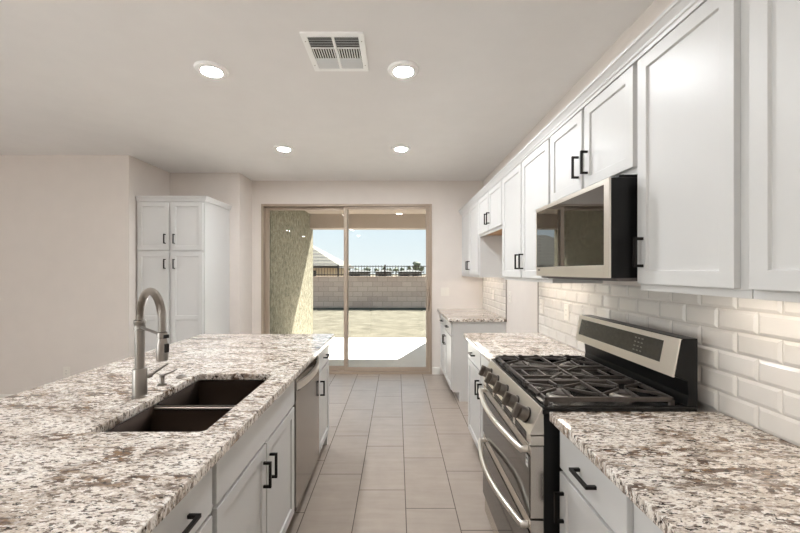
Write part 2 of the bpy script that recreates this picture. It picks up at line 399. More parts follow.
def shaker_mb(P, u0, u1, w0, w1, fr=.047, mid=None):
    """door with a recessed centre panel; mid = height of a middle rail"""
    mb = MB(); bm = mb.bm; v = {}
    def ring(uu0, uu1, ww0, ww1, d): return [bm.verts.new(P(*q)) for q in ((uu0, d, ww0), (uu1, d, ww0), (uu1, d, ww1), (uu0, d, ww1))]
    back = ring(u0, u1, w0, w1, .0006); outer = ring(u0, u1, w0, w1, DT)
    bm.faces.new(back)
    for i in range(4): bm.faces.new((back[i], back[(i + 1) % 4], outer[(i + 1) % 4], outer[i]))
    spans = [(w0 + fr, w1 - fr)] if mid is None else [(w0 + fr, mid - fr / 2), (mid + fr / 2, w1 - fr)]
    rims = []
    for a, b in spans:
        rim = ring(u0 + fr, u1 - fr, a, b, DT); inn = ring(u0 + fr + .0025, u1 - fr - .0025, a + .0025, b - .0025, DT - .0085)
        for i in range(4): bm.faces.new((rim[i], rim[(i + 1) % 4], inn[(i + 1) % 4], inn[i]))
        bm.faces.new(inn); rims.append(rim)
    lo, hi = rims[0], rims[-1]
    bm.faces.new((outer[0], outer[1], lo[1], lo[0])); bm.faces.new((outer[3], outer[2], hi[2], hi[3]))
    L = [outer[0]] + [q for r in rims for q in (r[0], r[3])] + [outer[3]]; bm.faces.new(L)
    L = [outer[1]] + [q for r in rims for q in (r[1], r[2])] + [outer[2]]; bm.faces.new(L)
    for a, b in zip(rims, rims[1:]): bm.faces.new((a[3], a[2], b[1], b[0]))
    return mb

HL = .110
def handle_mb(P, u, w_, vertical, base=DT):
    mb = MB(); t = .0052; pr = .034; h = HL / 2
    def bx(u0, u1, v0, v1, w0, w1):
        a, b = P(u0, v0, w0), P(u1, v1, w1); mb.box(a[0], b[0], a[1], b[1], a[2], b[2])
    if vertical:
        bx(u - t, u + t, base + pr - 2 * t, base + pr, w_ - h, w_ + h)
        for s in (-1, 1): bx(u - t, u + t, base, base + pr - 2 * t, w_ + s * (h - t) - t, w_ + s * (h - t) + t)
    else:
        bx(u - h, u + h, base + pr - 2 * t, base + pr, w_ - t, w_ + t)
        for s in (-1, 1): bx(u + s * (h - t) - t, u + s * (h - t) + t, base, base + pr - 2 * t, w_ - t, w_ + t)
    return mb

def add_door(root, P, u0, u1, w0, w1, hu=None, hw=None, mid=None, fr=.047):
    d = obj('door', shaker_mb(P, u0, u1, w0, w1, fr, mid), 'cab', root, .0012)
    if hu is not None: obj('handle', handle_mb(P, hu, hw, True), 'black', d, .0008)
    return d
def add_drawer(root, P, u0, u1, w0, w1, handle=True, name='drawer_front'):
    a, b = P(u0, .0006, w0), P(u1, DT, w1); mb = MB(); mb.box(a[0], b[0], a[1], b[1], a[2], b[2])
    d = obj(name, mb, 'cab', root, .0022)
    if handle: obj('handle', handle_mb(P, (u0 + u1) / 2, (w0 + w1) / 2, False), 'black', d, .0008)
    return d

TOP = .882; TOE = .105; RUP = .010
def base_cabinet(label, n, face, depth, u0, u1, cols, hands, false_front=False, open_top=False, group=None):
    """face: plane of the box front; cols: list of (u0,u1) door columns; hands: handle side per column (-1 low u, +1 high u)"""
    P = to_world(face, n); s = 1 if n == '-x' else -1; TOP = .882 + (RUP if s > 0 else 0); dz_ = TOP - .882
    cx = face + s * depth / 2; root = thing('base_cabinet', (cx, (u0 + u1) / 2, 0), label, 'cabinet', group)
    mb = MB(); bk = face + s * depth; tk = face + s * .075
    if open_top:
        mb.box(face, face + s * .018, u0, u1, TOE, TOP); mb.box(bk - s * .012, bk, u0, u1, TOE, TOP)
        mb.box(face, bk, u0, u0 + .018, TOE, TOP); mb.box(face, bk, u1 - .018, u1, TOE, TOP); mb.box(face, bk, u0, u1, TOE, TOE + .018)
    else: mb.box(face, bk, u0, u1, TOE, TOP)
    mb.box(tk, bk, u0, u1, 0, TOE)
    obj('body', mb, 'cab', root, .001)
    d0, d1 = .708 + dz_, TOP - .018
    if false_front: add_drawer(root, P, u0 + .012, u1 - .012, d0 + .014, d1, False, 'false_front')
    for (a, b), hd in zip(cols, hands):
        if not false_front: add_drawer(root, P, a, b, d0 + .014, d1)
        add_door(root, P, a, b, TOE + .02, d0, (b - .032) if hd > 0 else (a + .032), d0 - .115)
    return root

def upper_cabinet(label, face, u0, u1, z0, z1, cols, hands, under='cab', group=None):
    P = to_world(face, '-x'); root = thing('wall_cabinet', (face + .15, (u0 + u1) / 2, z0), label, 'cabinet', group)
    mb = MB(); k = z0 + .022; mb.box(face, XW - .001, u0, u1, k, z1); mb.box(face, face + .019, u0, u1, z0, k); mb.box(face + .019, XW - .001, u0, u0 + .012, z0, k); mb.box(face + .019, XW - .001, u1 - .012, u1, z0, k); obj('body', mb, 'cab', root, .001)
    mb = MB(); mb.box(face + .0195, XW - .002, u0 + .0125, u1 - .0125, k - .003, k - .0002); obj('bottom_panel', mb, under, root)
    for (a, b), hd in zip(cols, hands):
        add_door(root, P, a, b, z0 + .026, UTOP, (b - .03) if hd > 0 else (a + .03), z0 + .026 + .06 + HL / 2)
    return root

# wall cabinets along the right-hand wall
XU = .9185; UB = 1.387; UTOP = 2.245; UBOX = 2.29
def pair(a, b, g=.013, m=.012): c = (a + b) / 2; return [(a + m, c - g), (c + g, b - m)]
upper_cabinet('double-door white wall cabinet in the corner beside the sliding glass door', XU, 4.075, 5.176, UB, UBOX, [(4.09, 4.575), (4.60, 5.09)], [1, -1])
upper_cabinet('short white two-door cabinet bridging the empty fridge gap', XU, 3.15, 4.071, 1.835, UBOX, pair(3.15, 4.071), [1, -1], 'raw_wood')
upper_cabinet('tall double-door white wall cabinet between fridge gap and microwave', XU, 2.166, 3.146, UB, UBOX, pair(2.166, 3.146), [1, -1])
upper_cabinet('short white two-door cabinet directly above the microwave', XU, 1.385, 2.162, 1.832, UBOX, pair(1.385, 2.162), [1, -1])
upper_cabinet('large single-door white wall cabinet just right of the microwave', XU, .948, 1.381, UB, UBOX, [(.978, 1.371)], [1])
upper_cabinet('white wall cabinet cut off by the right edge of the picture', XU, .50, .944, UB, UBOX, [(.51, .936)], [-1])

# crown along their tops
def crown_prof(x, s, z, q=1):  # s = outward direction
    return [(x, z)] + [(x + s * q * a, z + h) for a, h in ((.022, 0), (.024, .012), (.029, .015), (.031, .024), (.043, .042), (.049, .046), (.049, .058))] + [(x, z + .058)]
mb = MB(); mb.prism(crown_prof(XU, -1, 2.249), 'y', .50, 5.178)
tag(obj('cabinet_crown', mb, 'cab', origin=(XU, 2.8, 2.249)), 'long white crown molding running above the right wall cabinets', 'molding')

# base cabinets, right-hand wall
XB = .622; BD = XW - XB - .001
base_cabinet('white base cabinet with two drawers beside the sliding glass door', '-x', XB, BD, 4.09, 5.176, [(4.105, 4.575), (4.6, 5.09)], [1, -1])
base_cabinet('white base cabinet between the fridge gap and the range', '-x', XB, BD, 2.168, 3.125, pair(2.168, 3.125, .012), [1, -1])
base_cabinet('white single-drawer base cabinet just right of the range', '-x', XB, BD, .948, 1.372, [(.962, 1.358)], [1])
base_cabinet('white base cabinet under the nearest end of the right countertop', '-x', XB, BD, .03, .944, pair(.03, .944, .012), [1, -1])
# island cabinets
XI = -.587; ID = .60
base_cabinet('narrow white island cabinet at the end past the dishwasher', '+x', XI, ID, 2.66, 3.07, [(2.672, 3.058)], [-1])
base_cabinet('white double-door sink cabinet of the island', '+x', XI, ID, 1.142, 2.04, [(1.156, 1.588), (1.6, 2.026)], [1, -1], True, True)
base_cabinet('white island cabinet with drawer nearest the camera in view', '+x', XI, ID, .752, 1.138, [(.764, 1.126)], [1])
base_cabinet('white island cabinet below the bottom edge of the picture', '+x', XI, ID, .33, .748, [(.342, .736)], [1])
mb = MB(); mb.box(XI - ID - .06, XI - ID - .002, .33, 3.09, 0, TOP); mb.box(XI - ID - .002, XI, 3.072, 3.09, 0, TOP)
tag(obj('island_panel', mb, 'cab', origin=(XI - ID, 1.7, 0), bevel=.001), 'white back and end panelling of the kitchen island', 'panel')

# tall pantry cabinet in the alcove
def pantry():
    x0, x1, yf = -2.945, -2.178, 4.148
    root = thing('pantry_cabinet', ((x0 + x1) / 2, (yf + ZA) / 2, 0), 'tall white four-door pantry cabinet standing in the alcove', 'cabinet')
    mb = MB(); mb.box(x0, x1, yf, ZA - .001, TOE, 2.262); mb.box(x0, x1, yf + .07, ZA - .001, 0, TOE); obj('body', mb, 'cab', root, .001)
    P = to_world(yf, '-y'); c = (x0 + x1) / 2
    for a, b, hu in ((x0 + .016, c - .017, c - .052), (c + .017, x1 - .016, c + .052)):
        add_door(root, P, a, b, 1.695, 2.232, hu, 1.822)
        add_door(root, P, a, b, TOE + .02, 1.668, hu, 1.540, mid=.93)
    mb = MB(); pr = [(a, z) for a, z in crown_prof(0, 1, 2.249, .62)]
    bm = mb.bm; rings = []
    for q in range(3):   # left end, mitred front right corner, back right
        ring = []
        for d, z in pr:
            p = ((x0, yf - d, z), (x1 + d, yf - d, z), (x1 + d, ZA - .002, z))[q]; ring.append(bm.verts.new(p))
        rings.append(ring)
    for a, b in zip(rings, rings[1:]):
        for k in range(len(pr)): bm.faces.new((a[k], a[(k + 1) % len(pr)], b[(k + 1) % len(pr)], b[k]))
    bm.faces.new(rings[0][::-1]); bm.faces.new(rings[-1])
    obj('crown', mb, 'cab', root)
    mb = MB(); mb.box(x0, x1, yf, ZA - .002, 2.262, 2.303); obj('top_panel', mb, 'cab', root)
pantry()

# ------------------------------------------------------------------ countertops
CT = .918
def rrect(x0, x1, y0, y1, r, n=6):
    out = []
    for cx, cy, a0 in ((x1 - r, y1 - r, 0), (x0 + r, y1 - r, 90), (x0 + r, y0 + r, 180), (x1 - r, y0 + r, 270)):
        for k in range(n + 1): a = R(a0 + 90 * k / n); out.append((cx + r * math.cos(a), cy + r * math.sin(a)))
    return out
def slab_top(label, outer, hole=None, up=0):
    cu = bpy.data.curves.new('slab', 'CURVE'); cu.dimensions = '2D'; cu.fill_mode = 'BOTH'; cu.extrude = .0135; cu.bevel_depth = .003; cu.bevel_resolution = 2
    cx = sum(p[0] for p in outer) / len(outer); cy = sum(p[1] for p in outer) / len(outer)
    for poly in [outer] + ([hole] if hole else []):
        sp = cu.splines.new('POLY'); sp.points.add(len(poly) - 1); sp.use_cyclic_u = True
        for q, p in zip(sp.points, poly): q.co = (p[0] - cx, p[1] - cy, 0, 1)
    t = bpy.data.objects.new('slab_curve', cu); COL.objects.link(t); bpy.context.view_layer.update()
    dg = bpy.context.evaluated_depsgraph_get(); me = bpy.data.meshes.new_from_object(t.evaluated_get(dg)); bpy.data.objects.remove(t)
    me.name = 'countertop'; me.materials.clear(); me.materials.append(M['granite'])
    o = bpy.data.objects.new('countertop', me); COL.objects.link(o); o.location = (cx, cy, CT - .0165 + up)
    return tag(o, label, 'countertop')
SX0, SX1, SY0, SY1 = -1.045, -.648, 1.232, 1.93
slab_top('speckled granite island countertop with the sink cut into it', rrect(-1.68, -.542, .30, 3.15, .012), rrect(SX0, SX1, SY0, SY1, .022))
XC = .572
slab_top('granite countertop by the sliding door, past the fridge gap', rrect(XC, XW - .001, 4.062, ZB - .001, .006), up=RUP)
slab_top('granite countertop between the fridge gap and the range', rrect(XC, XW - .001, 2.16, 3.14, .006), up=RUP)
slab_top('brown-flecked granite countertop in the near right corner', rrect(XC + .004, XW - .001, .02, 1.382, .006), up=RUP)

# ------------------------------------------------------------------ sink
def sink():
    root = thing('kitchen_sink', ((SX0 + SX1) / 2, (SY0 + SY1) / 2, CT - .04), 'dark undermount double-bowl sink set into the island countertop', 'sink')
    zt = CT - .034; zb = zt - .21; a = .004; ym = 1.568
    def bowl(y0, y1, top_far, top_near):
        mb = MB(); bm = mb.bm; x0, x1 = SX0 + a, SX1 - a
        def ring(ins, z, r): return [bm.verts.new((px, py, z)) for px, py in rrect(x0 + ins, x1 - ins, y0 + ins, y1 - ins, r, 5)]
        rs = [ring(0, zt, .02), ring(.004, zb + .03, .022), ring(.012, zb + .008, .022), ring(.03, zb, .02)]
        for p, q in zip(rs, rs[1:]):
            for k in range(len(p)): bm.faces.new((p[k], p[(k + 1) % len(p)], q[(k + 1) % len(p)], q[k]))
        bm.faces.new(rs[-1])
        o = obj('bowl', mb, 'sink', root, smooth=True)
        md = o.modifiers.new('gauge', 'SOLIDIFY'); md.thickness = .0015; md.offset = 1
        mb = MB(); c = ((x0 + x1) / 2, (y0 + y1) / 2, zb + .001); mb.lathe(c, [(.042, 0), (.042, .003), (.036, .004), (.034, .001), (.012, .001), (.010, .006), (.004, .007)], 28); obj('drain', mb, 'nickel', o, smooth=True)
    bowl(SY0 + a, ym - .009, 0, 0); bowl(ym + .009, SY1 - a, 0, 0)
    mb = MB(); mb.box(SX0 + .004, SX1 - .004, ym - .013, ym + .013, zt - .014, zt - .003); obj('divider', mb, 'sink_edge', root, .004)
sink()

# ------------------------------------------------------------------ faucet, dispenser, button
def faucet():
    bx, by = -1.108, 1.577; d = Vector((.80, -.60, 0)); B = Vector((bx, by, CT))
    root = thing('kitchen_faucet', (bx, by, CT), 'brushed nickel spring-neck pull-down faucet standing behind the sink', 'faucet')
    mb = MB(); mb.lathe(B, [(.031, 0), (.031, .004), (.0275, .006), (.0275, .118), (.026, .122), (.019, .123)], 36); obj('base', mb, 'nickel', root, smooth=True)
    mb = MB(); mb.lathe(B, [(.0185, .122), (.0185, .30)], 32); obj('riser', mb, 'nickel', root, smooth=True)
    mb = MB(); mb.lathe(B, [(.0185, .287), (.0225, .289), (.0225, .297), (.021, .299), (.021, .313), (.0225, .315), (.0225, .328), (.018, .331)], 32); obj('collar', mb, 'nickel', root, smooth=True)
    r = .116; zc = .335; pts = []; N = 132
    path = [B + Vector((0, 0, .32 + (zc - .32) * k / 6)) for k in range(6)]
    path += [B + d * (r - r * math.cos(math.pi * k / 40)) + Vector((0, 0, zc + r * 1.06 * math.sin(math.pi * k / 40))) for k in range(41)]
    path += [B + d * (2 * r) + Vector((0, 0, zc - (zc - .298) * k / 8)) for k in range(1, 9)]
    L = [0]
    for a, b in zip(path, path[1:]): L.append(L[-1] + (b - a).length)
    rad = []
    for k in range(N * 3 + 1):
        s = L[-1] * k / (N * 3); i = max(j for j in range(len(L)) if L[j] <= s + 1e-9); i = min(i, len(path) - 2)
        pts.append(path[i].lerp(path[i + 1], (s - L[i]) / (L[i + 1] - L[i]))); rad.append(.0125 + .0028 * math.cos(2 * math.pi * k / 3 / 1))
    mb = MB(); mb.tube(pts, rad, 14); obj('spring_hose', mb, 'hose_steel', root, smooth=True)
    T_ = B + d * (2 * r)
    mb = MB(); mb.tube([B + d * .018 + Vector((0, 0, .300)), B + d * (2 * r - .012) + Vector((0, 0, .290))], .0055, 12); obj('dock_arm', mb, 'nickel', root, smooth=True)
    mb = MB(); mb.lathe(T_, [(.012, .303), (.0175, .301), (.0185, .294), (.0185, .282), (.016, .279), (.0165, .272), (.0205, .250), (.0215, .200), (.0200, .190), (.012, .188)][::-1], 28); h = obj('spray_head', mb, 'nickel', root, smooth=True)
    mb = MB(); q = T_ + Vector((.021, -.006, .240)); mb.obox(q, .010, .016, .034, (0, 0, R(-20))); obj('spray_button', mb, 'black', h, .002); mb = MB(); mb.obox(T_ + Vector((.017, -.004, .285)), .012, .02, .014, (0, 0, R(-20))); obj('spray_button', mb, 'black', h, .002)
    mb = MB(); mb.cyl(B + Vector((.020, .014, .084)), B + Vector((.036, .026, .088)), .010, .010, 20)
    mb.tube([B + Vector((.034, .024, .088)), B + Vector((.052, .044, .104)), B + Vector((.076, .072, .124))], [.006, .005, .0042], 12); obj('lever', mb, 'nickel', root, smooth=True)
faucet()
def dispenser():
    p = Vector((-1.118, 1.742, CT)); root = thing('soap_dispenser', p, 'small nickel soap dispenser with thin spout beside the faucet', 'soap dispenser')
    mb = MB(); mb.lathe(p, [(.021, 0), (.021, .006), (.012, .009), (.0105, .011), (.0105, .036), (.0125, .038), (.0125, .047), (.008, .051)], 24); obj('pump', mb, 'nickel', root, smooth=True)
    mb = MB(); mb.tube([p + Vector((0, 0, .044)), p + Vector((.034, .008, .056)), p + Vector((.064, .014, .072))], [.0055, .004, .0034], 12); obj('spout', mb, 'nickel', root, smooth=True)
    q = Vector((-1.10, 1.862, CT)); mb = MB(); mb.lathe(q, [(.022, 0), (.022, .005), (.018, .009), (.010, .010), (.009, .013), (.003, .014)], 24)
    tag(obj('disposal_button', mb, 'nickel', smooth=True, origin=q), 'low round nickel button on the counter past the soap dispenser', 'button')
dispenser()

# ------------------------------------------------------------------ dishwasher
def dishwasher():
    y0, y1 = 2.046, 2.654; xf = XI
    root = thing('dishwasher', (xf - .3, (y0 + y1) / 2, 0), 'stainless steel dishwasher built into the island', 'dishwasher')
    mb = MB(); mb.box(xf - .57, xf - .002, y0, y1, .09, TOP - .004); mb.box(xf - .5, xf - .075, y0 + .03, y1 - .03, 0, .09); obj('body', mb, 'range_side', root)
    mb = MB(); bm = mb.bm   # front panel with a scooped pocket behind the handle
    mb.box(xf - .001, xf + .021, y0 + .003, y1 - .003, .112, .772); mb.box(xf - .001, xf + .021, y0 + .003, y1 - .003, .856, TOP - .008)
    mb.box(xf - .001, xf + .021, y0 + .003, y0 + .045, .772, .856); mb.box(xf - .001, xf + .021, y1 - .045, y1 - .003, .772, .856)
    obj('front_panel', mb, 'steel_dark', root)
    mb = MB(); mb.box(xf - .0015, xf + .002, y0 + .045, y1 - .045, .772, .856); obj('handle_pocket', mb, 'steel_dark', root)
    pts = [(xf + .010 + .040 * math.sin(math.pi * k / 24) ** .6, y0 + .02 + (y1 - y0 - .04) * k / 24, .806 - .0 * k) for k in range(25)]
    mb = MB()
    for a, b in zip(pts, pts[1:]): mb.bar(a, b, .016, .040)
    obj('handle', mb, 'steel', root)
    mb = MB(); mb.box(xf - .07, xf - .05, y0 + .003, y1 - .003, .012, .105); obj('kick_plate', mb, 'range_side', root)
dishwasher()

# ------------------------------------------------------------------ gas range
def gas_range():
    y0, y1 = 1.389, 2.151; W = y1 - y0; XF = .503; XD = .558
    root = thing('gas_range', (.85, (y0 + y1) / 2, 0), 'stainless double-oven gas range with black cooktop between two countertops', 'range')
    mb = MB(); mb.box(XD, 1.14, y0, y1, .10, .905); mb.box(XD + .05, 1.10, y0 + .03, y1 - .03, -RUP, .10); obj('body', mb, 'range_side', root, .002)
    # cooktop tray with raised rim
    mb = MB(); mb.box(.552, 1.14, y0 - .003, y1 + .003, .905, .922)
    for a in ((.552, .568, y0 - .003, y1 + .003), (1.098, 1.14, y0 - .003, y1 + .003), (.568, 1.098, y0 - .003, y0 + .012), (.568, 1.098, y1 - .012, y1 + .003)): mb.box(*a, .922, .936)
    top = obj('cooktop', mb, 'enamel', root, .003)
    # slanted control panel, solid
    mb = MB(); mb.prism([(.503, .826), (.549, .928), (.556, .928), (.558, .826)], 'y', y0 + .001, y1 - .001); pan = obj('control_panel', mb, 'steel', root, .0015)
    nrm = Vector((-.102, 0, .046)).normalized(); tang = Vector((.046, 0, .102)).normalized()
    for ky in (1.475, 1.612, 1.765, 1.925, 2.062):
        c = Vector((.526, ky, .877)) + nrm * .0005
        c = c - tang * .008; mb = MB(); mb.lathe(c, [(.029, .005), (.028, .032), (.026, .036), (.004, .0365)], 28, nrm)
        k = obj('knob', mb, 'knob_steel', pan, smooth=True)
        mb = MB(); mb.lathe(c, [(.032, 0), (.032, .004), (.027, .0052), (.004, .0054)], 28, nrm); obj('bezel', mb, 'black', k, smooth=True)
        mb = MB(); g = c + nrm * .046; mb.bar(g - tang * .029, g + tang * .029, .020, .024, nrm); obj('grip', mb, 'knob_steel', k, .003)
    # vent strip under the panel
    mb = MB(); mb.box(.508, XD, y0 + .002, y1 - .002, .786, .822); vs = obj('vent_strip', mb, 'steel', root, .001)
    for g in range(4):
        mb = MB()
        for q in range(9):
            yy = y0 + .05 + g * .17 + q * .0155
            for zz in (.788, .799, .810): mb.box(.5070, .5085, yy, yy + .0105, zz, zz + .008)
        obj('vent_slots', mb, 'slot', vs)
    def door(name, z0, z1, hz, bow, gl0, gl1):
        mb = MB(); mb.box(XF + .004, XD, y0 + .002, y1 - .002, z0, z1); d = obj(name, mb, 'steel_v', root, .002)
        mb = MB(); mb.box(XF, XF + .004, y0 + .004, y1 - .004, gl0, gl1); obj('oven_glass', mb, 'oven_glass', d, .001)
        pts = []; ro = []; n = 36
        for k in range(n + 1):
            t = k / n; y = y0 + .03 + (W - .06) * t; s = math.sin(math.pi * t)
            pts.append((XF - .022 - bow * s, y, hz)); ro.append(.0125)
        mb = MB(); mb.tube([(XF + .002, y0 + .03, hz)] + pts + [(XF + .002, y1 - .03, hz)], [.0125] + ro + [.0125], 14)
        obj('handle', mb, 'steel', d, smooth=True)
        return d
    du = door('upper_oven_door', .508, .782, .760, .034, .512, .742)
    dl = door('lower_oven_door', .150, .500, .470, .045, .154, .452)
    mb = MB(); mb.box(XF - .0008, XF, y0 + .018, y0 + .04, .695, .738); st = obj('sticker', mb, 'paper', du)
    mb = MB(); mb.box(XF - .0014, XF - .0008, y0 + .021, y0 + .037, .722, .729); mb.box(XF - .0014, XF - .0008, y0 + .021, y0 + .032, .708, .712); obj('print', mb, 'slot', du)
    mb = MB(); mb.box(XF + .012, XD, y0 + .002, y1 - .002, .045, .142); obj('kick_panel', mb, 'steel_v', root, .002)
    # backguard: slanted stainless console on a black riser
    mb = MB(); mb.prism([(1.100, .936), (1.106, .975), (1.100, 1.03), (1.052, 1.050), (1.078, 1.187), (1.086, 1.193), (1.14, 1.193), (1.14, .936)], 'y', y0 - .001, y1 + .001); bg = obj('backguard', mb, 'range_side', root, .0015)
    mb = MB(); mb.prism([(1.045, 1.046), (1.053, 1.045), (1.083, 1.190), (1.075, 1.192)], 'y', y0, y1); con = obj('console', mb, 'steel', bg, .001)
    ax = Vector((.030, 0, .146)).normalized(); nn = Vector((-.146, 0, .030)).normalized()
    mb = MB(); o0 = Vector((1.045, 0, 1.046))
    def cp(t, y, out): p = o0 + ax * t + nn * out; return (p.x, y, p.z)
    ya, yb = y0 + .08, y1 - .03; mb.bm.faces.new([mb.bm.verts.new(cp(*q)) for q in ((.040, ya, .0012), (.127, ya, .0012), (.127, yb, .0012), (.040, yb, .0012))])
    o = obj('display', mb, 'display', con); md = o.modifiers.new('t', 'SOLIDIFY'); md.thickness = .001
    for r_ in range(4):   # touch pad marks: rows of small grey keys
        mb = MB()
        for c_ in range(3): mb.obox(Vector(cp(.056 + r_ * .018, y0 + .20 + c_ * .022, .0018)), .0006, .012, .005, (0, R(10.7), 0))
        obj('key_row', mb, 'key', con)
    # burners
    burners = [(.68, 1.53, .040), (.94, 1.53, .034), (.81, 1.77, .048), (.68, 2.01, .046), (.94, 2.01, .032)]
    for bx, by, br in burners:
        c = Vector((bx, by, .922)); mb = MB(); mb.lathe(c, [(br + .014, 0), (br + .012, .008), (br + .003, .012), (br + .001, .018)], 32); b_ = obj('burner', mb, 'alu', top, smooth=True)
        mb = MB(); mb.lathe(c, [(br, .018), (br + .001, .021), (br - .002, .025), (br * .6, .028), (.004, .0285)], 32); obj('burner_cap', mb, 'iron', b_, smooth=True)
    # grates: three cast-iron sections
    gw = (W - .05) / 3; xa, xb = .572, 1.072; zt = .960; th = .010
    for i in range(3):
        a = y0 + .025 + i * gw + .003; b = a + gw - .006; mb = MB(); ym = (a + b) / 2
        for y in (a + th / 2, b - th / 2): mb.box(xa, xb, y - th / 2, y + th / 2, zt - .018, zt)
        for x in (xa + th / 2, xb - th / 2): mb.box(x - th / 2, x + th / 2, a, b, zt - .018, zt)
        for x in (xa + .006, xb - .006):
            for y in (a + .006, b - .006): mb.box(x - .008, x + .008, y - .008, y + .008, .9225, zt - .01)
        xm = (xa + xb) / 2; mb.box(xm - .005, xm + .005, a, b, zt - .014, zt)
        if i != 1:
            for cx in (.68, .94):
                for ang in (0, 60, 120, 180, 240, 300):
                    dx, dy = math.cos(R(ang + 30)), math.sin(R(ang + 30)); r0 = .024
                    hx = (.118 if abs(dx) > .3 else 9); t = min((gw / 2 - .006) / abs(dy) if abs(dy) > .05 else 9, .122 / abs(dx) if abs(dx) > .05 else 9)
                    p0 = (cx + dx * r0, ym + dy * r0, zt + .001); p1 = (cx + dx * t, ym + dy * t, zt - .004)
                    mb.bar(p0, p1, .0075, .012)
        else:
            for yy in (ym - .055, ym + .055): mb.box(xa, xb, yy - .0045, yy + .0045, zt - .011, zt + .001)
            for dx, dy in ((1, .9), (1, -.9), (-1, .9), (-1, -.9)):
                mb.bar((.81 + dx * .022, ym + dy * .022, zt + .001), (.81 + dx * .11, ym + dy * .11, zt - .004), .009, .013)
            for xx in (.62, .70, .92, 1.0): mb.box(xx - .0045, xx + .0045, ym - .055, ym + .055, zt - .010, zt)
        for k in range(5):   # little cast nubs along the outer rails
            x = xa + .05 + k * .09
            if i == 2: mb.box(x - .01, x + .01, b - th, b + .002, zt, zt + .006)
        obj('grate', mb, 'iron', root, .0018)
gas_range()
bpy.data.objects['gas_range'].location.z = RUP

# ------------------------------------------------------------------ microwave
def microwave():
    y0, y1 = 1.392, 2.125; XF = .806; z0, z1 = 1.432, 1.816
    root = thing('microwave', (1.0, (y0 + y1) / 2, z0), 'stainless over-the-range microwave with dark mirrored glass door', 'microwave')
    mb = MB(); mb.box(XF + .0085, XW - .001, y0 + .002, y1 - .002, z0, z1); obj('body', mb, 'range_side', root, .002)
    mb = MB(); a, b, c, d = y0 + .036, y1 - .008, z0 + .05, z1 - .02   # frame around the glass
    mb.box(XF, XF + .008, y0, a, z0, z1); mb.box(XF, XF + .008, b, y1, z0, z1); mb.box(XF, XF + .008, a, b, z0, c); mb.box(XF, XF + .008, a, b, d, z1)
    mt = MB(); mt.box(XF + .05, XW - .01, y0 + .02, y1 - .02, z1, 1.832 - .0005); obj('mounting_rail', mt, 'range_side', root)
    fr = obj('door_frame', mb, 'steel', root, .001)
    mb = MB(); mb.box(XF + .001, XF + .007, a, b, c, d); obj('door_glass', mb, 'mirror_glass', fr)
    mb = MB(); mb.box(XF - .0006, XF, y1 - .06, y1 - .03, z0 + .03, z0 + .037); obj('badge', mb, 'slot', fr)
    mb = MB(); mb.box(XF + .03, XW - .002, y0 + .004, y1 - .004, z0 - .012, z0)
    bt = obj('bottom_plate', mb, 'far_dark', root, .001)
    for yy in (y0 + .09, y1 - .31):
        mb = MB(); mb.box(XF + .10, XF + .26, yy, yy + .22, z0 - .0135, z0 - .012)
        for k in range(12): mb.box(XF + .105, XF + .255, yy + .008 + k * .0175, yy + .012 + k * .0175, z0 - .015, z0 - .0135)
        obj('grease_filter', mb, 'alu', bt)
microwave()

# ------------------------------------------------------------------ tiled backsplashes
def backsplash(label, y0, y1, zt, phase, trim):
    H, Wd, g, b = .0785, .1545, .0022, .011; x = XW - .0006; th = .0085
    root = thing('tile_backsplash', (x, (y0 + y1) / 2, CT), label, 'backsplash')
    mb = MB(); mb.box(x - .002, x, y0, y1, CT + RUP + .001, zt); obj('grout_bed', mb, 'grout', root)
    mb = MB(); bm = mb.bm; z = CT + RUP + .002; r = 0
    while z < zt - .01:
        zz1 = min(z + H - g, zt - .001); y = y0 - phase - (Wd / 2 if r % 2 else 0)
        while y < y1:
            a, c = max(y, y0 + .0005), min(y + Wd - g, y1 - .0005)
            if c - a > .012:
                bb = min(b, (c - a) / 3, (zz1 - z) / 3)
                R0 = [bm.verts.new(p) for p in ((x - .002, a, z), (x - .002, c, z), (x - .002, c, zz1), (x - .002, a, zz1))]
                R1 = [bm.verts.new(p) for p in ((x - .0035, a, z), (x - .0035, c, z), (x - .0035, c, zz1), (x - .0035, a, zz1))]
                R2 = [bm.verts.new(p) for p in ((x - th, a + bb, z + bb), (x - th, c - bb, z + bb), (x - th, c - bb, zz1 - bb), (x - th, a + bb, zz1 - bb))]
                for A, B in ((R0, R1), (R1, R2)):
                    for k in range(4): bm.faces.new((A[k], A[(k + 1) % 4], B[(k + 1) % 4], B[k]))
                bm.faces.new(R2)
            y += Wd
        z += H; r += 1
    obj('tiles', mb, 'tile', root)
    if trim is not None:
        mb = MB(); mb.box(x - .011, x, trim, trim + .004, CT + RUP + .001, zt); obj('edge_strip', mb, 'edge_trim', root)
backsplash('glossy white subway tile behind the range and near countertop', .02, 3.138, UB - .003, .026, 3.138)
backsplash('small patch of white subway tile above the far countertop', 4.066, ZB - .001, UB - .003, .02, 4.062)

